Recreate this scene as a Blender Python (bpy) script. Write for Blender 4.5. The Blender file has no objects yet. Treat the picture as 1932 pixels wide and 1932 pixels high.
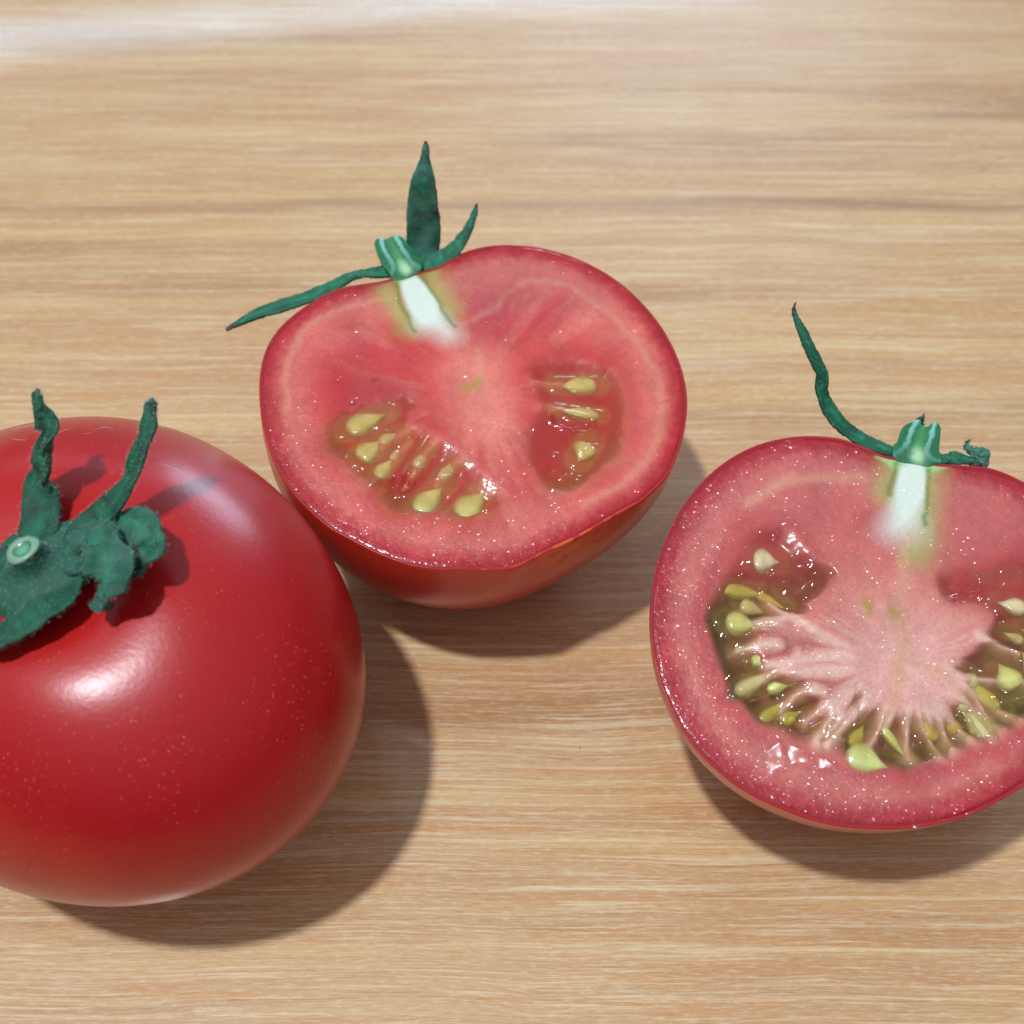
import bpy, bmesh, math, random
import numpy as np
from mathutils import Vector, Matrix

sc = bpy.context.scene
col = sc.collection
# ------------------------------------------------------------------ camera
cd = bpy.data.cameras.new('camera'); cam = bpy.data.objects.new('camera', cd); col.objects.link(cam)
cam.location = (0, 0, .167); cam.rotation_euler = (math.radians(90-53), 0, 0)
cd.sensor_width = 36; cd.lens = 36*2072/1932; cd.clip_start = .01; cd.clip_end = 50
cd.dof.use_dof = True; cd.dof.focus_distance = .160; cd.dof.aperture_fstop = 23
sc.camera = cam
# ------------------------------------------------------------------ light: a room with one ceiling lamp and windows
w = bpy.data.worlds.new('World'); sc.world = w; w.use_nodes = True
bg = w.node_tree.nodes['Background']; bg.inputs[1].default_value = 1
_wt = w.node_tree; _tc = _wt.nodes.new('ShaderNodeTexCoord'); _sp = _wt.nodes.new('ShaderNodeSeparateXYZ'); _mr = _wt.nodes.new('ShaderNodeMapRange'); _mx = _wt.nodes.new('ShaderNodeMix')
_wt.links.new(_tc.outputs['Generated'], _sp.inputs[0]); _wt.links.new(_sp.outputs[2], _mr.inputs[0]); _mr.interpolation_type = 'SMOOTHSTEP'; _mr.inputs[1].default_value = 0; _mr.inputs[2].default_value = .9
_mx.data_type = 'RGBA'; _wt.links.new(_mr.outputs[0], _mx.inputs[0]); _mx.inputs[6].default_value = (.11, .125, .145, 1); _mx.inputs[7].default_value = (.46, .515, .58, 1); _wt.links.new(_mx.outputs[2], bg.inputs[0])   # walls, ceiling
def area(name, loc, target, size, power, color, shape='DISK', size_y=None):
    l = bpy.data.lights.new(name, 'AREA'); l.shape = shape; l.size = size
    if size_y: l.size_y = size_y
    l.energy = power; l.color = color
    o = bpy.data.objects.new(name, l); col.objects.link(o); o.location = loc
    o.rotation_euler = (Vector(target)-Vector(loc)).to_track_quat('-Z', 'Y').to_euler()
    return o
el, az, dist = math.radians(75.0), math.radians(199), 1.5
tgt = (-.01, .09, .02)
key = (tgt[0]+dist*math.cos(el)*math.cos(az), tgt[1]+dist*math.cos(el)*math.sin(az), tgt[2]+dist*math.sin(el))
area('ceiling_lamp', key, tgt, .085, 18.5, (.88, .945, 1))
area('window_light', (.35, 2.1, .55), (0, .1, .0), .75, 14, (.62, .78, 1), 'RECTANGLE', .45)
slit = area('window_light_slit', (-.38, 1.62, .722), (-.08, .30, 0), 1.6, 1.8, (.46, .72, 1), 'RECTANGLE', .034)
slit.rotation_euler.rotate_axis('Z', -.03)
sc.view_settings.view_transform = 'Standard'; sc.view_settings.look = 'None'
sc.view_settings.exposure = 0; sc.view_settings.gamma = 1
sc.render.engine = 'CYCLES'
sc.cycles.use_denoising = True; sc.cycles.max_bounces = 10; sc.cycles.transparent_max_bounces = 12
sc.cycles.caustics_reflective = False; sc.cycles.caustics_refractive = False
sc.cycles.sample_clamp_indirect = 6

DATA = {"M":{"P0":[-0.006501245485116452,0.12109600010963226,0.03537223418205365],"u":[0.9310354833373713,0.3649201492270403,0.0024926802566649364],"v":[-0.3612295489898498,0.9206064093543463,0.14831403167700388],"n":[0.05182800115127945,-0.13898605593300448,0.9889371742192983],"outline":[[4.28,29.06],[8.19,30.57],[12.71,30.96],[15.98,30.51],[19.48,29.34],[23.21,27.45],[27.34,24.15],[30.66,20.2],[33.46,15.2],[35.31,9.38],[36.15,3.73],[36.02,-1.75],[35.18,-6.56],[33.66,-11.02],[31.12,-15.52],[28.6,-18.85],[25.84,-21.75],[24.29,-23.14],[21.54,-24.5],[18.92,-25.66],[15.68,-26.35],[11.99,-27.13],[8.58,-27.93],[5.29,-28.53],[1.08,-29.0],[-2.12,-29.58],[-4.34,-29.78],[-6.99,-29.19],[-10.28,-27.96],[-12.35,-27.22],[-15.57,-25.95],[-18.77,-24.08],[-21.74,-21.51],[-23.86,-19.22],[-25.94,-16.74],[-28.01,-14.18],[-29.76,-10.87],[-31.42,-6.99],[-32.4,-3.02],[-32.91,1.99],[-32.7,7.17],[-31.95,11.77],[-30.91,15.69],[-29.55,19.11],[-27.58,22.38],[-24.57,25.32],[-20.79,27.55],[-16.73,29.14],[-12.79,29.93],[-9.21,29.61],[-6.06,29.17],[-4.2,29.17]],"loc":[[[-20.36,15.75],[-16.24,13.93],[-12.33,11.41],[-8.67,8.2],[-6.72,5.59],[-7.49,2.42],[-9.68,0.55],[-8.32,-1.78],[-6.26,-4.71],[-4.34,-7.93],[-2.82,-11.34],[-1.75,-14.2],[-0.69,-17.03],[-1.51,-19.16],[-4.06,-20.31],[-7.15,-20.56],[-9.83,-19.78],[-12.71,-17.91],[-15.71,-16.34],[-18.59,-15.31],[-19.5,-13.63],[-20.27,-11.48],[-20.95,-8.99],[-22.49,-6.36],[-24.03,-3.17],[-24.93,-0.71],[-24.32,2.34],[-23.0,6.31],[-21.3,11.02]],[[11.61,4.74],[14.34,5.0],[18.85,3.85],[22.93,1.65],[25.39,-0.4],[25.32,-4.33],[24.37,-8.65],[22.46,-12.9],[20.05,-16.12],[17.13,-18.36],[13.59,-19.97],[9.96,-21.15],[7.01,-20.8],[4.81,-18.63],[3.9,-15.49],[4.33,-12.06],[5.45,-8.81],[7.18,-6.45],[9.07,-4.09],[10.14,-1.41],[10.08,1.72]]],"pith":[[-3.03,27.4],[-0.93,28.31],[0.31,28.26],[1.08,25.65],[1.76,22.4],[1.96,18.31],[2.17,14.28],[0.45,14.02],[-0.94,15.86],[-3.36,17.88],[-3.39,21.0],[-3.42,24.16]],"neck":[[-3.95,30.05],[-2.63,30.7],[-1.25,33.17],[-0.44,31.42],[0.68,28.13],[0.32,27.89],[-2.6,27.44],[-3.49,28.1]],"gl":[[[0.99,29.85],[1.43,24.64],[2.07,20.54],[2.06,17.41],[2.36,15.58]],[[-3.46,28.81],[-3.9,26.45],[-4.07,23.85],[-4.14,20.38],[-4.21,16.97]]],"gw":[[[-5.63,27.03],[-5.07,23.31],[-4.92,18.07]],[[2.83,28.68],[2.98,25.91],[3.13,19.65]]],"olive":[[[-0.24,3.34],[1.02,3.3],[2.54,3.94]]],"vas":[[[4.78,15.9],[9.93,17.1],[13.69,19.44],[17.84,21.4],[22.14,19.95],[26.07,15.25],[28.94,9.45],[30.66,2.4],[31.09,-4.03],[29.87,-9.7],[27.1,-14.65],[22.62,-19.34],[16.76,-22.33],[9.53,-23.71]],[[-5.89,25.46],[-10.32,26.07],[-16.03,25.34],[-21.2,23.02],[-24.95,19.19],[-27.28,13.92],[-28.39,8.4]],[[4.36,9.69],[3.12,4.51],[1.97,3.25]]],"fing":[[[-6.97,-4.1],[-10.66,-6.79],[-13.47,-9.71]],[[-4.3,-8.67],[-7.27,-10.13],[-10.15,-12.29]],[[-10.14,-0.78],[-13.27,-1.89],[-16.25,-2.67]],[[-9.65,-2.06],[-13.21,-4.46],[-16.8,-7.13]],[[7.51,-3.17],[10.61,-4.25],[13.3,-5.56]],[[9.24,1.23],[12.1,0.24],[14.96,-0.75]]],"seeds":[[-20.62,2.15,-13.39,3.34,3.5,"s"],[-20.21,-3.8,-15.78,-1.2,3.35,"s"],[-16.45,-1.87,-12.01,-0.86,1.89,"f"],[-18.68,-7.88,-15.07,-5.06,2.19,"s"],[-15.63,-5.4,-12.56,-3.42,1.28,"f"],[-12.66,-8.23,-9.23,-5.31,1.82,"f"],[-9.82,-11.35,-4.84,-8.48,1.76,"f"],[-14.98,-15.92,-9.29,-12.42,3.41,"s"],[-9.13,-18.67,-3.33,-15.57,3.65,"s"],[21.14,-2.88,14.64,-0.72,3.04,"s"],[19.1,-8.72,12.87,-5.04,1.89,"s"],[15.39,-12.84,12.37,-15.43,3.35,"s"]],"pits":[[-19.56,-10.18,-15.17,-10.34,2.13,"p"],[-15.33,-10.81,-12.77,-8.55,1.22,"p"],[12.33,-7.12,15.86,-9.47,2.28,"p"]],"drops":[[-18.97,1.13],[-18.73,11.87],[-17.78,6.94],[-13.55,-8.63],[-12.61,-8.96],[-16.51,-12.12],[-19.56,-8.79],[11.94,-8.85],[14.02,-6.95],[14.46,-9.73],[14.7,-13.7],[15.81,-14.09],[8.92,-17.68],[10.99,-18.7],[10.63,-17.33],[-12.66,-18.6],[-15.25,-11.01],[9.26,-13.43],[-9.4,-11.43],[-7.61,-11.08],[-0.48,-15.28]],"stub":[[-4.44,37.58],[-3.55,38.6],[-2.46,38.05],[-1.28,38.22],[-0.09,38.39],[0.84,37.32],[1.27,35.67],[1.61,33.32],[1.9,32.11],[2.08,30.58],[1.38,29.35],[0.04,28.71],[-2.39,28.08],[-3.77,28.91],[-4.08,30.1],[-4.38,31.29],[-4.63,32.65],[-4.6,34.47]],"stubl":[[[-3.08,38.54],[-3.2,36.42],[-3.18,34.55],[-2.97,32.64],[-3.08,31.22],[-3.65,30.13]],[[-0.4,38.3],[-0.27,36.56],[-0.05,34.25],[0.35,32.08],[0.77,30.84],[1.42,29.88]]],"sepals":[[[-3.19,31.75,-1.2,2.15],[-6.19,31.96,-1.0,1.81],[-8.62,32.46,-1.0,1.55],[-11.21,32.47,-1.2,1.72],[-14.25,31.75,-1.5,1.98],[-18.15,31.26,-2.0,2.24],[-22.7,31.87,-3.0,2.07],[-27.33,32.21,-4.0,1.64],[-30.67,31.91,-4.5,1.12],[-33.32,31.63,-5.0,0.22]],[[3.63,33.99,-3.0,3.02],[3.93,35.34,-1.5,4.22],[4.43,36.87,2.0,4.48],[4.74,37.83,6.0,4.14],[5.46,39.13,10.0,3.1],[6.28,40.69,13.0,1.46],[6.69,41.51,15.0,0.78],[6.95,42.34,16.0,0.26]],[[1.83,31.01,-1.0,1.72],[4.41,30.83,-0.8,2.67],[7.04,31.43,-0.5,2.5],[9.6,32.47,0.5,1.9],[11.67,33.82,2.0,1.38],[13.27,35.33,3.5,0.86],[14.25,36.37,5.0,0.22]]]},"R":{"P0":[0.05546898742060032,0.07936200741214343,0.031470399437337454],"u":[0.9795200561409392,-0.19694670897491584,-0.0418623152919346],"v":[0.20134661561012526,0.9581151927849022,0.20365367106216917],"n":[0.0,-0.20791169081775934,0.9781476007338057],"outline":[[-4.04,29.31],[-6.77,30.05],[-10.42,30.87],[-13.58,30.85],[-17.14,30.17],[-20.64,28.92],[-24.48,26.67],[-28.15,23.31],[-31.21,19.1],[-33.65,14.09],[-35.12,8.89],[-35.92,3.95],[-35.88,-1.17],[-35.26,-5.59],[-34.02,-10.2],[-32.2,-14.15],[-30.08,-17.52],[-27.67,-20.34],[-24.96,-22.64],[-21.52,-24.74],[-17.81,-26.16],[-13.81,-27.1],[-9.88,-27.65],[-6.02,-27.63],[-1.83,-27.03],[1.96,-26.18],[5.73,-24.83],[9.5,-23.08],[13.27,-20.56],[17.08,-17.41],[23,-12],[28.5,-6],[32.5,1],[34,8],[33.2,15],[19.75,27.56],[16.7,28.95],[14.06,29.94],[10.98,30.43],[6.58,29.94],[3.94,29.6],[0,29.6]],"locraw":[[-24.04,11.43],[-22.37,13.54],[-20.12,14.9],[-17.74,15.03],[-15.2,13.24],[-12.62,10.79],[-10.15,9.23],[-9.56,7.63],[-10.91,5.15],[-12.54,2.64],[-14.53,0.9],[-17.0,-0.43],[-18.39,-1.87],[-19.59,-3.42],[-18.77,-5.52],[-17.45,-6.53],[-15.56,-7.41],[-10.21,-9.63],[-8.02,-11.73],[-7.2,-11.98],[-6.65,-8.47],[-5.74,-7.0],[-4.13,-9.66],[-2.02,-11.34],[0.73,-10.35],[3.89,-9.28],[6.27,-8.79],[8.19,-6.28],[8.12,-4.15],[6.85,-2.67],[9.6,0.52],[11.18,3.07],[12.35,6.01],[10.67,7.02],[7.36,6.57],[5.23,7.74],[4.3,9.87],[4.88,11.39],[7.99,12.97],[11.33,14.6],[16.79,17.16],[21.85,15.35],[23.06,9.12],[22.6,2.31],[20.96,-4.5],[17.4,-8.6],[15.45,-10.45],[14.8,-10.39],[13.67,-12.12],[11.96,-12.62],[9.84,-13.8],[7.75,-15.57],[5.65,-16.59],[3.54,-17.32],[2.59,-18.39],[1.47,-18.77],[-0.69,-18.48],[-3.55,-18.63],[-5.72,-18.48],[-7.63,-17.99],[-9.42,-18.36],[-11.63,-17.92],[-13.88,-17.19],[-16.13,-16.6],[-18.36,-16.3],[-19.47,-15.61],[-20.45,-14.75],[-21.58,-13.9],[-23.25,-13.63],[-24.12,-11.38],[-24.99,-9.19],[-26.17,-7.04],[-27.06,-4.8],[-28.27,-2.59],[-27.72,-0.82],[-26.98,1.85],[-26.37,4.52],[-25.66,6.38],[-24.94,8.26],[-24.37,10.13]],"pith":[[-1.75,27.68],[-0.8,29.57],[0.37,32.76],[1.15,33.24],[1.37,31.41],[1.9,28.43],[2.23,26.98],[2.1,23.94],[1.72,20.89],[1.32,18.61],[0.36,17.11],[-1.39,16.17],[-2.92,16.14],[-3.37,17.21],[-3.02,19.92],[-2.54,22.98],[-2.19,26.07]],"neck":[[-5.56,29.36],[-3.16,29.24],[-1.43,31.46],[1.42,33.29],[1.8,30.72],[2.53,29.18],[5.55,29.49],[3.24,27.95],[1.97,26.92],[-1.97,26.87],[-3.06,27.42]],"gl":[[[-1.89,30.12],[-2.44,28.16],[-2.79,25.04],[-3.06,22.88]],[[2.44,28.24],[2.52,26.28],[2.46,23.27],[2.33,18.82]]],"gw":[[[-3.1,28.17],[-3.53,24.28],[-3.7,22.74]],[[3.24,27.95],[2.72,24.81],[2.18,16.61],[1.3,13.57]]],"olive":[[[-5.3,4.66],[-5.01,3.57]],[[-1.92,4.21],[-1.47,3.62]]],"vas":[[[-7.32,25.03],[-11.71,24.38],[-16.06,23.24],[-20.27,20.85],[-23.48,17.67]],[[0.26,14.72],[-0.5,8.88],[-0.82,3.3],[-0.3,-2.4],[0.09,-5.8]],[[-0.05,-3.22],[3.22,-3.42],[6.93,-4.82],[9.41,-6.88]],[[-0.11,-5.84],[-0.95,-9.01],[-1.57,-12.08]]],"fing":[[[-14.29,-5.27],[-15.74,-7.32],[-17.67,-8.58],[-20.32,-10.64]],[[-10.58,-10.14],[-12.25,-9.62],[-14.15,-11.08],[-15.96,-13.36]],[[-8.52,-10.56],[-7.73,-12.93],[-8.59,-14.77],[-10.45,-16.39]],[[-0.2,-8.0],[-1.22,-11.17],[-1.72,-12.94]],[[6.05,-2.84],[8.53,-4.49],[11.0,-6.55],[12.65,-8.74],[13.11,-11.96]],[[10.77,2.98],[13.24,2.6],[16.51,1.94]],[[-17.71,-4.21],[-20.1,-5.14],[-22.5,-5.99]],[[-16.47,0.08],[-19.28,-1.17],[-21.32,-1.73]],[[2.24,-8.35],[3.91,-9.7],[4.57,-11.23]]],"seeds":[[-22.23,8.42,-18.18,8.78,3.24,"w"],[-26.32,3.01,-19.33,3.38,1.86,"y"],[-24.97,-2.12,-20.16,-1.58,2.92,"s"],[-23.11,-6.12,-20.13,-4.93,1.05,"f"],[-22.38,-12.35,-16.93,-7.78,1.94,"f"],[-18.74,-15.82,-14.91,-11.66,1.54,"y"],[-11.79,-17.08,-7.66,-13.75,1.78,"y"],[-6.76,-17.76,-0.7,-18.7,3.4,"g"],[-2.14,-12.61,1.87,-16.92,1.05,"s"],[5.66,-13.49,3.31,-9.82,1.78,"o"],[8.45,-11.89,6.88,-9.09,2.02,"o"],[13.31,-12.13,8.83,-7.63,3.0,"f"],[14.29,-7.35,8.9,-3.12,2.02,"y"],[16.16,-3.78,13.7,-0.4,3.44,"s"],[17.69,8.7,13.33,8.85,2.23,"w"],[10.1,12.93,15.15,13.27,2.43,"o"],[17.31,3.66,14.44,4.41,1.21,"f"],[19.77,-1.75,16.92,2.02,2.43,"s"],[20.58,5.0,16.89,5.58,2.02,"y"]],"pits":[[-13.43,-14.52,-8.88,-11.06,2.83,"p"],[-21.66,-13.26,-14.01,-8.26,1.05,"p"],[9.86,-8.47,12.31,-11.71,1.21,"p"],[5.57,9.66,8.48,10.73,3.64,"p"]],"drops":[[-21.16,7.69],[-18.45,-5.03],[-22.31,-12.97],[-22.88,-13.3],[-12.75,-13.12],[-12.21,-10.04],[-14.07,-7.63],[-8.96,-10.02],[-8.11,-13.22],[-14.08,-14.02],[8.4,-12.73],[10.44,-8.14],[11.45,-8.57],[12.9,-11.39],[13.04,-12.39],[12.29,8.96],[10.08,-2.01],[11.71,-2.33],[7.63,-1.64],[-3.6,-17.64],[-16.2,15.21],[-17.51,15.19],[-19.38,12.12],[-16.37,10.1],[-14.32,8.86],[9.19,15.35],[10.49,14.43],[3.67,-25.83],[10.25,-22.54]],"wet":[[[-18.52,-21.56],[-16.62,-18.95],[-15.25,-18.07],[-11.56,-18.65],[-8.59,-19.67],[-8.5,-20.82],[-11.33,-21.26],[-13.08,-21.03],[-15.53,-22.56],[-14.17,-23.15],[-18.41,-22.56]]],"stub":[[0.72,36.78],[-0.07,36.46],[-1.12,35.77],[-1.87,34.82],[-2.2,33.49],[-2.41,32.35],[-3.02,31.44],[-3.05,29.57],[-1.26,28.4],[1.9,28.43],[3.18,29.31],[4.35,29.86],[3.87,31.92],[3.91,34.27],[3.91,36.01],[3.27,36.83],[2.48,36.51],[2.1,35.95],[1.04,35.74]],"stubl":[[[0.33,36.46],[-0.34,34.98],[-0.89,32.66],[-1.61,31.11],[-2.93,29.75]],[[2.88,36.59],[2.68,34.81],[2.24,32.83],[1.97,31.38],[2.61,30.27],[4.21,29.91]]],"sepals":[[[-2.42,30.81,-1.2,1.38],[-5.66,31.35,-1.0,1.7],[-8.57,32.06,-0.5,1.86],[-11.64,33.24,0.5,1.94],[-13.97,34.81,2.0,1.86],[-15.5,36.22,4.0,1.62],[-16.23,37.75,6.0,1.54],[-17.72,38.82,8.0,1.38],[-19.46,40.4,9.5,1.21],[-21.1,42.25,11.0,0.97],[-22.37,43.99,12.0,0.65],[-22.49,45.13,13.0,0.16]],[[3.92,31.18,-1.2,1.33],[5.51,31.36,-1.2,1.33],[6.99,31.87,-1.3,1.57],[8.66,31.93,-1.5,1.21],[10.35,32.44,-1.8,0.72],[11.09,32.75,-2.0,0.24]],[[9.83,32.8,-4.0,0.72],[10.98,33.09,-3.5,1.45],[11.31,33.83,-3.0,1.81],[10.62,34.63,-3.0,1.57],[9.84,35.23,-3.5,0.96],[9.59,36.25,-4.0,0.6],[9.7,37.15,-4.0,0.14]],[[0.76,35.07,-4.0,0.6],[0.88,36.5,-2.5,0.6],[1.19,37.28,-1.5,0.53],[1.35,37.63,0.0,0.12]]]},"W":{"pole":[-0.064564228952,0.082043422085,0.047027105375],"u":[0.9753970914681288,-1.734723475976807e-18,0.22045523412468643],"v":[0.01090169871441475,0.9987765583168898,-0.04823421526062671],"n":[-0.22018552,0.04945085,0.97420375],"sepals":[[[5.53,-2.81,5.0,2.8],[5.67,-0.22,5.3,5.26],[5.58,3.22,6.0,5.26],[5.83,5.87,8.0,5.02],[6.64,6.74,10.0,4.79],[7.88,8.04,12.0,4.21],[9.32,8.69,14.0,3.51],[9.43,9.77,15.5,2.57],[9.16,10.63,17.0,1.45],[9.09,11.36,18.0,1.22],[9.45,12.07,18.5,0.47]],[[10.51,-4.11,5.0,3.04],[12.31,-1.73,5.5,4.44],[14.13,-0.1,6.0,4.44],[16.19,1.26,6.8,4.16],[18.34,3.05,8.0,3.62],[19.97,4.94,9.5,3.22],[21.25,6.89,11.0,2.85],[22.32,8.32,12.5,2.52],[22.85,10.05,13.5,1.87],[23.36,10.52,14.5,1.26],[23.42,10.86,15.0,0.37]],[[11.97,-4.59,5.0,3.51],[14.53,-3.54,5.4,4.67],[16.95,-1.96,5.8,5.14],[19.58,-2.08,6.2,4.44],[21.9,-3.6,6.2,3.74],[22.74,-5.27,5.6,3.27],[21.67,-6.46,4.8,3.51],[20.04,-6.77,4.4,2.8],[18.77,-5.56,4.2,0.93]],[[11.13,-6.2,5.0,3.74],[13.62,-4.95,5.8,4.67],[15.8,-4.17,6.6,4.21],[17.75,-6.18,7.2,4.21],[18.86,-9.1,7.0,4.67],[18.53,-10.7,6.0,4.44],[17.29,-11.22,5.0,3.74],[15.95,-10.98,4.6,1.64]],[[9.67,-6.82,4.8,4.44],[11.05,-9.93,4.8,5.84],[9.65,-12.32,4.8,5.14],[7.29,-14.31,4.8,4.44],[4.95,-15.58,4.8,3.97],[2.37,-16.15,4.8,3.27],[-0.3,-16.15,5.0,2.1],[-2.38,-15.84,5.3,0.47]],[[5.39,-4.81,5.0,3.74],[2.69,-4.42,5.2,4.44],[0.35,-4.72,5.6,4.44],[-1.57,-5.58,7.0,3.51],[-2.99,-5.97,9.0,2.1],[-4.49,-5.49,10.0,0.37]]],"stub":[[7.27,-5.81,8.6]],"stubbase":[[6.16,-5.51,4.6]]}}

rng = np.random.default_rng(7)
# ------------------------------------------------------------------ helpers
def lin(rgb):
    a = np.array(rgb, float)/255
    return np.where(a <= .04045, a/12.92, ((a+.055)/1.055)**2.4)
def sm(a, b, x):
    t = np.clip((x-a)/(b-a), 0, 1); return t*t*(3-2*t)
def hsh(ix, iy, seed):
    n = (ix.astype(np.int64)*374761393+iy.astype(np.int64)*668265263+seed*1442695041) & 0xffffffff
    n = ((n ^ (n >> 13))*1274126177) & 0xffffffff
    n = (n ^ (n >> 16)) & 0xffffff
    return n/float(0xffffff)
def vn(x, y, seed=0):
    ix = np.floor(x).astype(np.int64); iy = np.floor(y).astype(np.int64)
    fx = x-ix; fy = y-iy; fx = fx*fx*(3-2*fx); fy = fy*fy*(3-2*fy)
    a = hsh(ix, iy, seed); b = hsh(ix+1, iy, seed); c = hsh(ix, iy+1, seed); d = hsh(ix+1, iy+1, seed)
    return (a*(1-fx)+b*fx)*(1-fy)+(c*(1-fx)+d*fx)*fy
def fbm(x, y, seed=0, oct=3):
    s = 0; a = .5
    for i in range(oct):
        s = s+a*vn(x*2**i, y*2**i, seed+i*17); a *= .5
    return s/(1-.5**oct)
def seglen(P, A, B):
    d = B-A; t = np.clip(((P-A)@d)/(d@d+1e-12), 0, 1)
    return np.hypot(P[:, 0]-A[0]-t*d[0], P[:, 1]-A[1]-t*d[1])
def dline(P, pts):
    pts = np.array(pts, float); r = np.full(len(P), 1e9)
    for a, b in zip(pts[:-1], pts[1:]): r = np.minimum(r, seglen(P, a, b))
    return r
def sdf(P, poly):                      # positive inside
    poly = np.array(poly, float); r = np.full(len(P), 1e9); ins = np.zeros(len(P), bool)
    for a, b in zip(poly, np.roll(poly, -1, 0)):
        r = np.minimum(r, seglen(P, a, b))
        c = ((a[1] > P[:, 1]) != (b[1] > P[:, 1]))
        with np.errstate(divide='ignore', invalid='ignore'):
            xi = (b[0]-a[0])*(P[:, 1]-a[1])/(b[1]-a[1])+a[0]
        ins ^= c & (P[:, 0] < xi)
    return np.where(ins, r, -r)
def catmull(pts, n, closed=False):
    p = np.array(pts, float); m = len(p); out = []
    segs = m if closed else m-1
    for i in range(segs):
        g = lambda k: p[(i+k) % m] if closed else p[min(max(i+k, 0), m-1)]
        p0, p1, p2, p3 = g(-1), g(0), g(1), g(2)
        for t in np.linspace(0, 1, n, endpoint=False):
            out.append(.5*((2*p1)+(-p0+p2)*t+(2*p0-5*p1+4*p2-p3)*t*t+(-p0+3*p1-3*p2+p3)*t**3))
    if not closed: out.append(p[-1])
    return np.array(out)
def smooth_poly(poly, n=5): return catmull(poly, n, True)
def mesh(name, V, F, mat, parent=None, colr=None, smooth=True, origin=None):
    me = bpy.data.meshes.new(name)
    V = np.asarray(V, float)
    if origin is not None: V = V-np.asarray(origin)
    me.from_pydata(V.tolist(), [], F if isinstance(F, list) else F.tolist()); me.update()
    if smooth: me.polygons.foreach_set('use_smooth', np.ones(len(me.polygons), bool))
    if colr is not None:
        at = me.color_attributes.new('col', 'FLOAT_COLOR', 'POINT')
        c = np.ones((len(V), 4), np.float32); c[:, :np.shape(colr)[1]] = colr
        at.data.foreach_set('color', c.ravel())
    me.materials.append(mat)
    o = bpy.data.objects.new(name, me); col.objects.link(o)
    if parent: o.parent = parent
    return o
def empty(name, loc, label, cat, group=None):
    o = bpy.data.objects.new(name, None); col.objects.link(o); o.location = loc; o.empty_display_size = .01
    o['label'] = label; o['category'] = cat
    if group: o['group'] = group
    return o
def grid_faces(nr, ns, wrap=True):
    i = np.arange(nr-1)[:, None]; j = np.arange(ns if wrap else ns-1)[None]
    j2 = (j+1) % ns
    return np.stack([i*ns+j, (i+1)*ns+j, (i+1)*ns+j2, i*ns+j2], -1).reshape(-1, 4)
# ------------------------------------------------------------------ materials
def new_mat(name):
    m = bpy.data.materials.new(name); m.use_nodes = True; nt = m.node_tree
    return m, nt, nt.nodes['Principled BSDF']
def nd(nt, typ, **kw):
    n = nt.nodes.new(typ)
    for k, v in kw.items():
        if k in n.inputs.keys(): n.inputs[k].default_value = v
        else: setattr(n, k, v)
    return n
def setp(b, **kw):
    for k, v in kw.items(): b.inputs[k.replace('_', ' ')].default_value = v
def attr(nt, b):
    a = nd(nt, 'ShaderNodeAttribute', attribute_name='col'); nt.links.new(a.outputs['Color'], b.inputs['Base Color']); return a
def math_(nt, op, a, b=None, c=None):
    n = nt.nodes.new('ShaderNodeMath'); n.operation = op
    for i, x in enumerate((a, b, c)):
        if x is None: continue
        if isinstance(x, (int, float)): n.inputs[i].default_value = x
        else: nt.links.new(x, n.inputs[i])
    return n.outputs[0]
def mixc(nt, f, a, b):
    n = nt.nodes.new('ShaderNodeMix'); n.data_type = 'RGBA'
    for s, x in ((n.inputs[0], f), (n.inputs[6], a), (n.inputs[7], b)):
        if isinstance(x, (int, float)): s.default_value = x
        elif isinstance(x, (tuple, list, np.ndarray)): s.default_value = (*[float(q) for q in x[:3]], 1)
        else: nt.links.new(x, s)
    return n.outputs[2]
def ramp(nt, fac, lo, hi):
    n = nt.nodes.new('ShaderNodeMapRange'); n.interpolation_type = 'SMOOTHSTEP'
    nt.links.new(fac, n.inputs[0]); n.inputs[1].default_value = lo; n.inputs[2].default_value = hi
    return n.outputs[0]
def bump(nt, b, height, dist, strength=1):
    n = nt.nodes.new('ShaderNodeBump'); n.inputs['Strength'].default_value = strength; n.inputs['Distance'].default_value = dist
    nt.links.new(height, n.inputs['Height']); nt.links.new(n.outputs[0], b.inputs['Normal']); nt.links.new(n.outputs[0], b.inputs['Coat Normal']); return n

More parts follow.
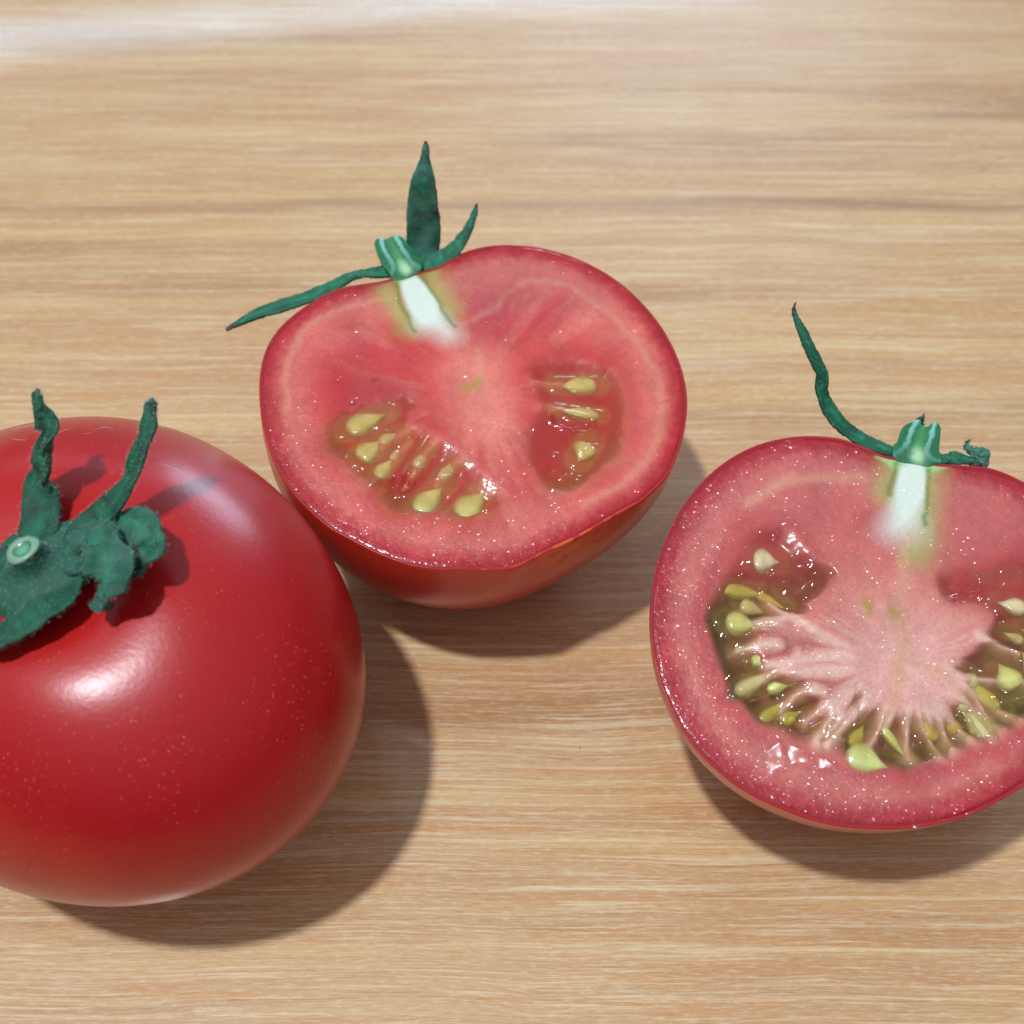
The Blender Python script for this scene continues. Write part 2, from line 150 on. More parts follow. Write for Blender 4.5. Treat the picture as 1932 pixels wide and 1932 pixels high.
# wood
def wood_material():
    m, nt, b = new_mat('wood'); L = nt.links
    tc = nd(nt, 'ShaderNodeTexCoord'); sep = nd(nt, 'ShaderNodeSeparateXYZ'); L.new(tc.outputs['Object'], sep.inputs[0])
    X, Y = sep.outputs[0], sep.outputs[1]
    # the grain wanders a little
    wn = nd(nt, 'ShaderNodeTexNoise'); wn.inputs['Scale'].default_value = 1; wn.inputs['Detail'].default_value = 2
    cw_ = nd(nt, 'ShaderNodeCombineXYZ'); L.new(math_(nt, 'MULTIPLY', X, 14), cw_.inputs[0]); L.new(math_(nt, 'MULTIPLY', Y, 18), cw_.inputs[1]); L.new(cw_.outputs[0], wn.inputs['Vector'])
    Yw = math_(nt, 'ADD', Y, math_(nt, 'MULTIPLY', math_(nt, 'SUBTRACT', wn.outputs[0], .5), .005))
    def noise(sx, sy, det=3, rough=.55, off=0):
        c = nd(nt, 'ShaderNodeCombineXYZ'); L.new(math_(nt, 'MULTIPLY', X, sx), c.inputs[0]); L.new(math_(nt, 'MULTIPLY', Yw, sy), c.inputs[1]); c.inputs[2].default_value = off
        n = nd(nt, 'ShaderNodeTexNoise'); n.inputs['Scale'].default_value = 1; n.inputs['Detail'].default_value = det; n.inputs['Roughness'].default_value = rough
        L.new(c.outputs[0], n.inputs['Vector']); return n.outputs[0]
    base = lin((197, 157, 110)); pale = lin((220, 196, 158)); brown = lin((160, 114, 70)); orange = lin((196, 138, 78)); pink = lin((190, 146, 100))
    c = mixc(nt, ramp(nt, noise(5, 70, 3, off=1), .38, .66), base, pink)
    c = mixc(nt, math_(nt, 'MULTIPLY', ramp(nt, noise(6, 150, 3, off=5), .46, .68), .6), c, lin((214, 182, 124)))
    c = mixc(nt, math_(nt, 'MULTIPLY', ramp(nt, noise(4, 55, 3, off=29), .50, .70), .8), c, brown)
    c = mixc(nt, math_(nt, 'MULTIPLY', ramp(nt, noise(16, 560, 5, .65, off=9), .50, .60), .5), c, orange)
    c = mixc(nt, math_(nt, 'MULTIPLY', ramp(nt, noise(17, 800, 5, .65, off=33), .53, .61), .55), c, pale)
    c = mixc(nt, math_(nt, 'MULTIPLY', ramp(nt, noise(3, 42, 3, .55, off=71), .50, .68), .5), c, lin((188, 136, 84)))
    fine = noise(38, 2000, 5, .75, off=13)
    c = mixc(nt, math_(nt, 'MULTIPLY', ramp(nt, fine, .53, .62), .55), c, lin((228, 206, 170)))
    fine2 = noise(42, 2600, 5, .75, off=17)
    c = mixc(nt, math_(nt, 'MULTIPLY', ramp(nt, fine2, .54, .63), .5), c, lin((158, 110, 68)))
    st = noise(420, 3200, 3, .7, off=61)
    c = mixc(nt, math_(nt, 'MULTIPLY', ramp(nt, st, .5, .7), .35), c, lin((232, 216, 190)))
    c = mixc(nt, math_(nt, 'MULTIPLY', ramp(nt, st, .48, .3), .30), c, lin((150, 108, 70)))
    # one dark grain line across the far part of the board
    gl = noise(7, 0, 2, off=21)
    yy = math_(nt, 'SUBTRACT', Y, math_(nt, 'ADD', math_(nt, 'MULTIPLY', X, -.012), math_(nt, 'MULTIPLY', gl, .03)))
    dl = math_(nt, 'ABSOLUTE', math_(nt, 'SUBTRACT', yy, .2035))
    c = mixc(nt, math_(nt, 'MULTIPLY', math_(nt, 'SUBTRACT', 1, ramp(nt, dl, 0, .0034)), math_(nt, 'MULTIPLY', noise(12, 0, 2, off=51), .75)), c, lin((134, 96, 70)))
    # specks
    vo = nd(nt, 'ShaderNodeTexVoronoi'); vo.inputs['Scale'].default_value = 120; L.new(tc.outputs['Object'], vo.inputs['Vector'])
    sp = math_(nt, 'MULTIPLY', math_(nt, 'LESS_THAN', vo.outputs['Distance'], .022), .7)
    c = mixc(nt, sp, c, lin((95, 60, 40)))
    L.new(c, b.inputs['Base Color'])
    setp(b, Roughness=.36, IOR=1.42, Coat_Weight=.6, Coat_Roughness=.075, Coat_IOR=1.45)
    L.new(math_(nt, 'ADD', math_(nt, 'MULTIPLY', fine, .3), .30), b.inputs['Roughness'])
    bn = bump(nt, b, math_(nt, 'ADD', fine, math_(nt, 'MULTIPLY', fine2, .6)), .00006, .7)
    for l in list(b.inputs['Coat Normal'].links): L.remove(l)
    b2 = nd(nt, 'ShaderNodeBump'); b2.inputs['Strength'].default_value = .25; b2.inputs['Distance'].default_value = .00006; L.new(noise(40, 500, 3, .6, off=41), b2.inputs['Height']); L.new(b2.outputs[0], b.inputs['Coat Normal'])
    return m
M_wood = wood_material()

def skin_material():
    m, nt, b = new_mat('tomato_skin'); L = nt.links
    tc = nd(nt, 'ShaderNodeTexCoord')
    a = nd(nt, 'ShaderNodeAttribute', attribute_name='col')
    c = a.outputs['Color']
    vo = nd(nt, 'ShaderNodeTexVoronoi'); vo.inputs['Scale'].default_value = 1900; L.new(tc.outputs['Object'], vo.inputs['Vector'])
    ns = nd(nt, 'ShaderNodeTexNoise'); ns.inputs['Scale'].default_value = 90; L.new(tc.outputs['Object'], ns.inputs['Vector'])
    sepc = nd(nt, 'ShaderNodeSeparateColor'); L.new(vo.outputs['Color'], sepc.inputs[0])
    size = math_(nt, 'MULTIPLY', sepc.outputs[0], math_(nt, 'MULTIPLY', math_(nt, 'ADD', math_(nt, 'MULTIPLY', ramp(nt, ns.outputs[0], .32, .6), .34), .26)))
    dot = math_(nt, 'SUBTRACT', 1, ramp(nt, math_(nt, 'DIVIDE', vo.outputs['Distance'], math_(nt, 'ADD', size, .0001)), .55, 1.0))
    c = mixc(nt, math_(nt, 'MULTIPLY', math_(nt, 'MULTIPLY', dot, math_(nt, 'ADD', math_(nt, 'MULTIPLY', sepc.outputs[1], .7), .3)), .85), c, lin((222, 120, 62)))
    n2 = nd(nt, 'ShaderNodeTexNoise'); n2.inputs['Scale'].default_value = 35; n2.inputs['Detail'].default_value = 4; L.new(tc.outputs['Object'], n2.inputs['Vector'])
    c = mixc(nt, math_(nt, 'MULTIPLY', ramp(nt, n2.outputs[0], .45, .75), .45), c, lin((196, 38, 24)))
    L.new(c, b.inputs['Base Color'])
    setp(b, Roughness=.5, Specular_IOR_Level=.12, Subsurface_Weight=.18, Subsurface_Scale=.002, Coat_Weight=.9, Coat_Roughness=.29, Coat_IOR=1.45)
    b.inputs['Subsurface Radius'].default_value = (1, .25, .12)
    n3 = nd(nt, 'ShaderNodeTexNoise'); n3.inputs['Scale'].default_value = 1500; L.new(tc.outputs['Object'], n3.inputs['Vector'])
    n4 = nd(nt, 'ShaderNodeTexNoise'); n4.inputs['Scale'].default_value = 120; L.new(tc.outputs['Object'], n4.inputs['Vector'])
    bump(nt, b, math_(nt, 'ADD', n3.outputs[0], math_(nt, 'MULTIPLY', n4.outputs[0], 3)), .00003, .6)
    return m
M_skin = skin_material()

def flesh_material():
    m, nt, b = new_mat('cut_flesh'); L = nt.links
    a = attr(nt, b); tc = nd(nt, 'ShaderNodeTexCoord')
    setp(b, Roughness=.42, IOR=1.38, Subsurface_Weight=.35, Subsurface_Scale=.0016, Coat_Weight=.9, Coat_Roughness=.13, Coat_IOR=1.36)
    b.inputs['Subsurface Radius'].default_value = (1, .4, .3)
    n3 = nd(nt, 'ShaderNodeTexNoise'); n3.inputs['Scale'].default_value = 1900; n3.inputs['Detail'].default_value = 1; L.new(tc.outputs['Object'], n3.inputs['Vector'])
    bump(nt, b, math_(nt, 'MULTIPLY', n3.outputs[0], a.outputs['Alpha']), .00007, 1)
    return m
M_flesh = flesh_material()

def simple_mat(name, rgb=None, rough=.5, sss=0, coat=0, radius=(1, .5, .3), scale=.001, bscale=None, bdist=.00005):
    m, nt, b = new_mat(name)
    if rgb is None: attr(nt, b)
    else: b.inputs['Base Color'].default_value = (*lin(rgb), 1)
    setp(b, Roughness=rough, Subsurface_Weight=sss, Subsurface_Scale=scale, Coat_Weight=coat, Coat_Roughness=.08)
    b.inputs['Subsurface Radius'].default_value = radius
    if bscale:
        tc = nd(nt, 'ShaderNodeTexCoord'); n = nd(nt, 'ShaderNodeTexNoise'); n.inputs['Scale'].default_value = bscale; n.inputs['Detail'].default_value = 3
        nt.links.new(tc.outputs['Object'], n.inputs['Vector']); bump(nt, b, n.outputs[0], bdist, .8)
    return m
M_sepal = simple_mat('sepal_green', None, .72, .12, 0, (.4, 1, .4), .0006, 1600, .00012)
M_fuzz = simple_mat('plant_hair', (165, 195, 185), .6)
M_seed = simple_mat('tomato_seed', None, .5, .35, .35, (1, .8, .4), .0012, 1500, .00008)
_nt = M_seed.node_tree; _nt.links.new(_nt.nodes['Attribute'].outputs['Alpha'], _nt.nodes['Principled BSDF'].inputs['Alpha'])
M_stub = simple_mat('cut_stem', None, .45, .2, .4, (.5, 1, .5), .0008, 1800, .00006)

def gel_material(name, tint, haze, hazef, useattr=False, ior=1.46, rough=.10):
    m, nt, b = new_mat(name); nt.nodes.remove(b); L = nt.links
    out = nt.nodes['Material Output']
    tr = nd(nt, 'ShaderNodeBsdfTransparent'); tr.inputs[0].default_value = (*tint, 1)
    df = nd(nt, 'ShaderNodeBsdfDiffuse'); df.inputs[0].default_value = (*haze, 1)
    at = nd(nt, 'ShaderNodeAttribute', attribute_name='col')
    gl = nd(nt, 'ShaderNodeBsdfGlossy'); gl.inputs['Roughness'].default_value = rough
    fr = nd(nt, 'ShaderNodeFresnel'); ge = nd(nt, 'ShaderNodeNewGeometry'); L.new(math_(nt, 'ADD', math_(nt, 'MULTIPLY', ge.outputs['Backfacing'], 1/ior-ior), ior), fr.inputs[0])
    m1 = nd(nt, 'ShaderNodeMixShader'); m1.inputs[0].default_value = hazef
    if useattr:
        L.new(at.outputs['Color'], df.inputs[0]); L.new(at.outputs['Alpha'], m1.inputs[0])
        L.new(mixc(nt, math_(nt, 'MULTIPLY', at.outputs['Alpha'], 2.5), (1, 1, 1), tint), tr.inputs[0])
    L.new(tr.outputs[0], m1.inputs[1]); L.new(df.outputs[0], m1.inputs[2])
    m2 = nd(nt, 'ShaderNodeMixShader'); L.new(fr.outputs[0], m2.inputs[0]); L.new(m1.outputs[0], m2.inputs[1]); L.new(gl.outputs[0], m2.inputs[2])
    L.new(m2.outputs[0], out.inputs[0])
    tc = nd(nt, 'ShaderNodeTexCoord'); n = nd(nt, 'ShaderNodeTexNoise'); n.inputs['Scale'].default_value = 350; n.inputs['Detail'].default_value = 2; L.new(tc.outputs['Object'], n.inputs['Vector'])
    bp = nd(nt, 'ShaderNodeBump'); bp.inputs['Strength'].default_value = .5; bp.inputs['Distance'].default_value = .0002; L.new(n.outputs[0], bp.inputs['Height'])
    for q in (gl, fr): L.new(bp.outputs[0], q.inputs['Normal'])
    return m
M_gelM = gel_material('seed_gel_red', (.97, .86, .74), lin((186, 70, 58)), .34, True)
M_gelR = gel_material('seed_gel_olive', (.95, .88, .70), lin((140, 90, 52)), .2, True)
M_juice = gel_material('juice', (1, 1, 1), lin((200, 120, 120)), 0, False, 1.44, .19)

# ------------------------------------------------------------------ table top
def table():
    bm = bmesh.new(); bmesh.ops.create_cube(bm, size=1)
    bmesh.ops.scale(bm, vec=(1.0, .9, .025), verts=bm.verts); bmesh.ops.translate(bm, vec=(0, .2, -.0125), verts=bm.verts)
    bmesh.ops.bevel(bm, geom=list(bm.edges), offset=.002, segments=2, affect='EDGES')
    me = bpy.data.meshes.new('table_top'); bm.to_mesh(me); bm.free(); me.materials.append(M_wood)
    o = bpy.data.objects.new('table_top', me); col.objects.link(o)
    o['kind'] = 'structure'; o['label'] = 'pale brown wooden table top with horizontal grain'
table()

# ------------------------------------------------------------------ sepals, hairs, seeds
def to_world(fr, uvw):
    uvw = np.asarray(uvw, float)*1e-3
    return fr['o']+uvw[:, :1]*fr['u']+uvw[:, 1:2]*fr['v']+uvw[:, 2:3]*fr['n']
def fuzz(V, N, parent, origin, count, lmin, lmax, seed, width=.035e-3, mat=None):
    r = np.random.default_rng(seed); idx = r.integers(0, len(V), count)
    P = V[idx]+r.normal(0, .12e-3, (count, 3)); D = N[idx]+r.normal(0, .55, (count, 3)); D /= np.linalg.norm(D, axis=1)[:, None]
    Lh = r.uniform(lmin, lmax, count)[:, None]*1e-3
    S = np.cross(D, r.normal(0, 1, (count, 3))); S /= np.linalg.norm(S, axis=1)[:, None]; S *= width
    bend = r.normal(0, .25, (count, 3))*Lh
    mid_ = P+D*Lh*.5; tip = P+D*Lh+bend
    VV = np.stack([P-S, P+S, mid_+S*.7, mid_-S*.7, tip], 1).reshape(-1, 3)
    F = []
    for i in range(count):
        k = i*5; F += [[k, k+1, k+2, k+3], [k+3, k+2, k+4]]
    o = mesh('fuzz', VV, F, mat or M_fuzz, parent, origin=origin); o['kind'] = 'stuff'; return o
def sepal(fr, rib, parent, origin, seed, name='sepal', thick=.9, tip_brown=.12, hairs=500, tone=1.0, cup=.18, dust=.25, hl=(.25, .7), crumple=0.):
    r = np.random.default_rng(seed)
    rib = catmull(np.array(rib, float), 9); C3 = to_world(fr, rib[:, :3]); Wd = rib[:, 3]*1e-3; n = len(C3)
    T = np.gradient(C3, axis=0); T /= np.linalg.norm(T, axis=1)[:, None]
    # the blade faces between the cut-face normal and the camera side
    ref = fr.get('face', fr['n']); S = np.cross(T, ref); S /= np.linalg.norm(S, axis=1)[:, None]
    U = np.cross(S, T)
    t = np.linspace(0, 1, n)
    tw = (vn(t*4+seed*3.1, t*0+.5, seed)-.5)*.35
    S2 = S*np.cos(tw)[:, None]+U*np.sin(tw)[:, None]; U2 = -S*np.sin(tw)[:, None]+U*np.cos(tw)[:, None]
    K = 16; ang = np.linspace(0, 2*np.pi, K, endpoint=False)
    V = []; Nn = []; Cc = []
    th = thick*1e-3
    for i in range(n):
        wob = 1+.12*(vn(np.array([t[i]*14]), np.array([seed*1.7]), seed+3)[0]-.5)
        wd = max(Wd[i], .15e-3)*wob
        h = min(th, wd*.8)
        for a in ang:
            x = math.cos(a); y = math.sin(a)
            xx = x*wd/2; yy = np.sign(y)*abs(y)**.8*h/2+cup*wd*(x*x)*.5-.05*wd*math.exp(-(x/.18)**2)
            jit = .06e-3*(r.random()-.5)*2
            cr = crumple*1e-3*(fbm(np.array([t[i]*7+seed]), np.array([x*1.6+seed]), seed+2, 3)[0]-.5)*2
            cr2 = crumple*1e-3*(fbm(np.array([t[i]*9+seed]), np.array([x*1.3+4]), seed+6, 3)[0]-.5)*1.6
            V.append(C3[i]+S2[i]*(xx*(1+.15*crumple)+jit+cr2)+U2[i]*(yy+jit+cr)); Nn.append(S2[i]*x*.7+U2[i]*y)
            g = vn(np.array([t[i]*30]), np.array([a*2.0]), seed+9)[0]
            c = lin((8, 116, 76))*(1-g)+lin((0, 58, 42))*g
            if y > 0: c = c*(1+.5*math.exp(-(x/.16)**2))
            dd = dust*vn(np.array([t[i]*18+5]), np.array([a*1.5+7]), seed+5)[0]
            c = c*(1-dd)+lin((95, 135, 130))*dd
            kb = sm(1-tip_brown, 1-tip_brown*.3, t[i]); c = c*(1-kb)+lin((70, 45, 40))*kb
            Cc.append(c*tone)
    V = np.array(V); Nn = np.array(Nn); F = grid_faces(n, K).tolist()
    F.append(list(range(K))[::-1]); F.append([(n-1)*K+j for j in range(K)])
    o = mesh(name, V, F, M_sepal, parent, np.array(Cc), origin=origin)
    if hairs: fuzz(V, Nn, o, origin, hairs, .1, .45, seed+50, .018e-3)
    return o
SEEDC = {'s': (220, 220, 136), 'f': (226, 208, 150), 'y': (204, 186, 70), 'o': (218, 176, 72), 'w': (228, 210, 168), 'g': (214, 218, 134)}
def seed_obj(fr, s, parent, origin, depth, k):
    ax, ay, bx, by, wd, ty = s; wd = wd*1.42
    A = np.array([ax, ay]); B = np.array([bx, by]); L = np.linalg.norm(B-A); d = (B-A)/L; p = np.array([-d[1], d[0]])
    r = np.random.default_rng(k); n = 26; K = 20
    V = []; Cc = []
    for i in range(n):
        t = i/(n-1)
        if ty in 'fo': w_ = np.sqrt(max(0, 1-((t-.3)/.3)**2)) if t < .3 else (1-sm(.3, 1.0, t)*.7)*np.sqrt(max(0, 1-((t-.3)/.705)**4))
        else: w_ = np.sqrt(max(0, 1-((t-.36)/.36)**2)) if t < .36 else (1-sm(.36, 1.0, t)*.86)*np.sqrt(max(0, 1-((t-.36)/.645)**6))
        w_ = max(w_, .02)
        for j in range(K):
            a = 2*np.pi*j/K
            off = p*(math.cos(a)*wd/2*w_)*(1+.05*math.sin(5*t+a*2+k)); zz = math.sin(a)*min(wd, 2.6)*.24*w_
            q = A+d*(L*t)+off
            jj = .05*(vn(np.array([t*9+k]), np.array([a*3]), k+5)[0]-.5)*wd
            V.append((q[0]+jj*math.cos(a), q[1]+jj*math.sin(a), zz*(1+.2*(vn(np.array([t*6]), np.array([a*2+k]), k+8)[0]-.5))+depth))
            c = lin(SEEDC[ty]); g = vn(np.array([t*5]), np.array([a]), k)[0]
            c = c*(.85+.3*g)
            e = sm(.55, 1, t); c = c*(1-e*.4)+lin((206, 184, 128))*e*.4
            rim = sm(.6, 1, abs(math.cos(a))); c = c*(1-.25*rim)+lin((160, 140, 60))*.25*rim
            al = (1-.95*sm(.35, .98, abs(math.cos(a))))*(1-.6*sm(.7, 1, t))*sm(-.02, .16, t)*(1 if ty in 'sgw' else .8)
            Cc.append((*c, al))
    F = grid_faces(n, K).tolist(); F.append(list(range(K))[::-1]); F.append([(n-1)*K+j for j in range(K)])
    return mesh('seed', to_world(fr, V), F, M_seed, parent, np.array(Cc), origin=origin)

# ------------------------------------------------------------------ a tomato half
def outline_by_angle(poly, c, n):
    P = smooth_poly(poly, 8)-c; a = np.arctan2(P[:, 1], P[:, 0]); r = np.hypot(P[:, 0], P[:, 1]); o = np.argsort(a); a = a[o]; r = r[o]
    th = np.linspace(-np.pi, np.pi, n, endpoint=False)
    rr = np.interp(th, np.r_[a[-40:]-2*np.pi, a, a[:40]+2*np.pi], np.r_[r[-40:], r, r[:40]])
    k = np.hanning(15); k /= k.sum(); rr = np.convolve(np.r_[rr[-14:], rr, rr[:14]], k, 'same')[14:-14]
    return th, rr
def cap(P, s):                      # distance to a seed / pit capsule
    return seglen(P, np.array(s[0:2]), np.array(s[2:4]))-s[4]/2

def half(D, which, root_label, NR=230, NS=860):
    fr = {'o': np.array(D['P0']), 'u': np.array(D['u']), 'v': np.array(D['v']), 'n': np.array(D['n'])}
    c = np.array([0, 1.0]) if which == 'M' else np.array([0, 2.0])
    th, rr = outline_by_angle(D['outline'], c, NS)
    dirs = np.stack([np.cos(th), np.sin(th)], -1)
    # --- skin dome, resting on the table
    rs = rr.copy(); kk = np.hanning(161); kk /= kk.sum(); rs = np.convolve(np.r_[rr[-200:], rr, rr[:200]], kk, 'same')[200:-200]
    pw, bulge, shift = (2.3, .01, (-2, -2)) if which == 'M' else (2.0, 0., (0, 0))
    def dome(Dp, n=70):
        q = (1-np.cos(np.linspace(0, np.pi/2, n)))[:, None, None]*.35+np.sin(np.linspace(0, np.pi/2, n))[:, None, None]*.65
        q = np.clip(q, 0, 1); sc_ = (1-q**pw)**(1/pw)*(1+bulge*np.sin(np.pi*np.minimum(q*2, 1)))
        rad = rr[None, :, None]*(1-sm(0, .3, q))+rs[None, :, None]*sm(0, .3, q)
        uv = c+dirs[None]*rad*sc_+np.array(shift)*q
        return np.concatenate([uv, -Dp*q+0*uv[..., :1]], -1).reshape(-1, 3)
    lo, hi = 15., 60.
    for _ in range(40):
        m_ = (lo+hi)/2
        if to_world(fr, dome(m_, 40))[:, 2].min() > .00005: lo = m_
        else: hi = m_
    Dp = lo; dm = dome(Dp); Wd_ = to_world(fr, dm)
    base = Wd_[Wd_[:, 2].argmin()].copy(); base[2] = 0
    root = empty('tomato_half', base, root_label, 'tomato half', 'halves of the cut tomato')
    inner = np.concatenate([c+dirs*(rr-.45)[:, None], np.full((NS, 1), -.06)], -1)
    edge_n = (vn(th*40, th*0, 5)-.5)*.10
    top = np.concatenate([c+dirs*(rr-.12)[:, None], (-.01+edge_n*.5)[:, None]], -1)
    Vd = np.concatenate([to_world(fr, inner), to_world(fr, top), Wd_])
    nrow = 2+70
    t_row = np.r_[0, 0, np.linspace(0, 1, 70)].repeat(NS); th_row = np.tile(th, nrow)
    red = lin((182, 30, 30)); orange = lin((214, 70, 30))
    near = 1-sm(.02, .20, t_row)
    cs_ = red[None]*(1-near[:, None]*.5)+orange[None]*near[:, None]*.5
    cs_[:NS*3] = lin((160, 18, 30))
    if which == 'M':               # the knife scraped the skin below the cut
        m_ = np.exp(-((th_row+1.38)/.32)**2)*(1-sm(.06, .26, t_row+.05*vn(th_row*20, t_row*10, 3)))
        streak = sm(.52, .7, vn(th_row*26+t_row*22, t_row*75, 8))
        cs_ = cs_*(1-m_[:, None]*.8)+(lin((222, 88, 44))[None]*(1-streak[:, None])+lin((190, 30, 18))[None]*streak[:, None])*m_[:, None]*.8
    F = grid_faces(nrow, NS)
    mesh('skin', Vd, F, M_skin, root, cs_, origin=base)
    # --- cut flesh: one sheet with recessed seed chambers
    s = np.linspace(0, 1, NR)**.85
    uv = (c+dirs[None]*((rr-.30)[None, :, None])*s[:, None, None]).reshape(-1, 2)
    dout = (1-s)[:, None]*rr[None]+0*th[None]; dout = dout.ravel()
    ang = np.tile(th, NR)
    jx = fbm(uv[:, 0]*.25+3, uv[:, 1]*.25, 11, 3)-.5; jy = fbm(uv[:, 0]*.25+9, uv[:, 1]*.25+4, 12, 3)-.5
    Q = uv+np.stack([jx, jy], -1)*1.6
    n1 = fbm(uv[:, 0]*.22, uv[:, 1]*.22, 21, 3); n2 = fbm(uv[:, 0]*1.1, uv[:, 1]*1.1, 22, 3); n3 = fbm(uv[:, 0]*3.5, uv[:, 1]*3.5, 23, 2)
    if which == 'M': locs = [smooth_poly(p, 4) for p in D['loc']]
    else: locs = [smooth_poly(D['locraw'], 3)]
    dl = np.full(len(uv), -1e9)
    for p in locs: dl = np.maximum(dl, sdf(uv+np.stack([jx, jy], -1)*.5, p))
    pa = np.arctan2(uv[:, 1]+3, uv[:, 0]); pr = np.hypot(uv[:, 0], uv[:, 1]+3)
    fib = fbm(pa*7+2, pr*.05, 43, 3); fib2 = vn(pa*19, pr*.07, 47)
    if which == 'R':
        innr = sm(9.5, 13, dout)*(.35+.65*sm(6, 1, uv[:, 1]))
        dl = dl+innr*((fib-.5)*2.4+(fib2-.5)*.5)
    fing = np.full(len(uv), 1e9)
    arms = list(D.get('fing', []))
    if which == 'R':
        ra = np.random.default_rng(5)
        for a0 in np.arange(174, 372, 14.5):
            a1 = math.radians(a0+ra.normal(0, 4)); bend = ra.normal(0, .14); r1 = 19.5+3.0*abs(math.cos(a1))+ra.uniform(-5.5, -.5)
            arms.append([[q*math.cos(a1+bend*(q/12-1)), -3+q*math.sin(a1+bend*(q/12-1))*.92] for q in np.linspace(7, r1, 6)])
    for f in arms: fing = np.minimum(fing, dline(uv+np.stack([jx, jy], -1)*1.0, f))
    def blend(C, col_, f): return C*(1-f[:, None])+lin(col_)[None]*f[:, None]
    U_, V_ = uv[:, 0], uv[:, 1]
    if which == 'M':
        C = np.tile(lin((208, 92, 86)), (len(uv), 1))
        C = blend(C, (228, 152, 138), np.exp(-((U_-2-.12*V_)/6)**2)*sm(16, 6, V_)*sm(-22, -8, V_)*.75)
        C = blend(C, (176, 76, 90), sm(6, 20, V_)*sm(-2, 10, U_)*.9)
        C = blend(C, (192, 66, 74), sm(4, 16, V_)*sm(2, -12, U_)*.8)
        C = blend(C, (212, 128, 120), sm(10, 2, np.abs(dout-5.5))*.62)
        C = blend(C, (196, 72, 74), sm(3.5, 0, np.abs(dl+.6))*.55)
        C = blend(C, (172, 26, 44), (1-sm(.6, 4.4, dout+n2*1.2-.6))*.92)
        C = blend(C, (150, 16, 30), (1-sm(.25, .9, dout))*.95)
    else:
        C = np.tile(lin((206, 122, 112)), (len(uv), 1))
        C = blend(C, (192, 88, 96), sm(6, 18, V_)*.55)
        C = blend(C, (172, 40, 58), sm(6, 14, V_)*sm(10, 24, U_)*.9)
        C = blend(C, (234, 190, 184), np.exp(-((U_-1)/10)**2-((V_+4)/10)**2)*.85)
        C = blend(C, (236, 214, 196), sm(.5, .38, fbm(pa*11+7, pr*.12, 48, 3))*sm(3, 8, pr)*sm(9, 12, dout)*sm(8, 0, V_)*.26)
        C = blend(C, (204, 116, 114), sm(9, 3, np.abs(dout-6))*.5)
        C = blend(C, (190, 70, 78), sm(3, 0, np.abs(dl+.8))*sm(11, 7, dout)*.7)
        C = blend(C, (170, 26, 44), (1-sm(.8, 4.8, dout+n2*1.2-.6))*.92)
        C = blend(C, (150, 12, 34), (1-sm(.25, 1.0, dout))*.95)
        # red streaks between the pale arms of the core
        zone = sm(7, 12, pr)*sm(1, -5, V_)*sm(10, 13, dout)
        C = blend(C, (158, 70, 66), sm(.7, 1.7, fing)*zone*.7)
        C = blend(C, (234, 204, 192), np.exp(-(fing/.8)**2)*sm(5, 9, pr)*sm(8.8, 10.8, dout)*.75)
    for q in D['vas']:
        C = blend(C, (214, 168, 140), np.exp(-(dline(Q, q)/(.75 if which == 'M' else 1.1))**2)*(.35 if which == 'M' else .55))
    if which == 'M':
        ma = np.arctan2(V_-2, U_-1); mr = np.hypot(U_-1, V_-2)
        C = blend(C, (232, 178, 162), sm(.50, .74, fbm(ma*6+3, mr*.10, 81, 3))*sm(4, 11, mr)*sm(3, 9, dout)*.2)
        C = blend(C, (184, 46, 52), sm(.52, .68, fbm(ma*5+8, mr*.09+3, 82, 3))*sm(6, 13, mr)*sm(4, 10, dout)*.34)
    # mottled cells
    C = C*(1+(n1-.5)[:, None]*.30+(n2-.5)[:, None]*.22+(n3-.5)[:, None]*.16)
    # pale core under the stem with green edges
    for q in D['gw']: C = blend(C, (176, 186, 118), np.exp(-(dline(Q, q)/2.3)**2)*.7)
    C = blend(C, (176, 214, 150), sm(-.6, .5, sdf(Q, D['neck']))*.9)
    dp = sdf(uv+np.stack([jx, jy], -1)*.3, smooth_poly(D['pith'], 4))
    vmin = np.array(D['pith'])[:, 1].min()
    soft = .6+3.4*sm(8, 0, V_-vmin)
    C = blend(C, (228, 248, 240), sm(-1, 1, dp/soft)*.96)
    for q in D['gl']: C = blend(C, (104, 140, 66), np.exp(-(dline(Q, q)/.42)**2)*.7)
    for q in D['olive']: C = blend(C, (170, 150, 70), np.exp(-(dline(Q, q)/.8)**2)*.75)
    # chambers
    ins = sm(-1.8, 3.4, dl)
    if which == 'R':
        redt = np.maximum(sm(3, 11, V_-.45*(U_+16))*sm(0, -4, U_), sm(4, 10, V_)*sm(3, 8, U_))
        ins = sm(-1.2, 2.2, dl)*(1-redt)+sm(-3.0, 3.4, dl)*redt
        armf = np.exp(-(fing/.95)**2)*sm(8.6, 11, dout); ins = ins*(1-.75*armf)
    if which == 'M':
        fl = np.tile(lin((188, 72, 58)), (len(uv), 1))
        fl = blend(fl, (148, 92, 36), sm(15, 8, dout+2*n1)*.85)
        fl = blend(fl, (186, 56, 58), np.maximum(sm(2, 7, V_)*sm(0, -6, U_), sm(9, 14, V_)*sm(0, 6, U_)))
        fl = blend(fl, (178, 74, 74), sm(12, 17, dout)*.7)
        lift = np.maximum(sm(1, 7, V_)*sm(0, -6, U_), sm(8, 13, V_)*sm(0, 6, U_))
        fl = blend(fl, (214, 140, 112), np.exp(-(fing/.9)**2)*.8)
        depth = 1.3*(1-.9*lift)*(1-.6*np.exp(-(fing/1.1)**2))
    else:
        fl = np.tile(lin((140, 76, 54)), (len(uv), 1))
        fl = blend(fl, (84, 72, 26), sm(15, 9, dout+2*n1)*.95)
        fl = blend(fl, (178, 56, 62), redt*.95)
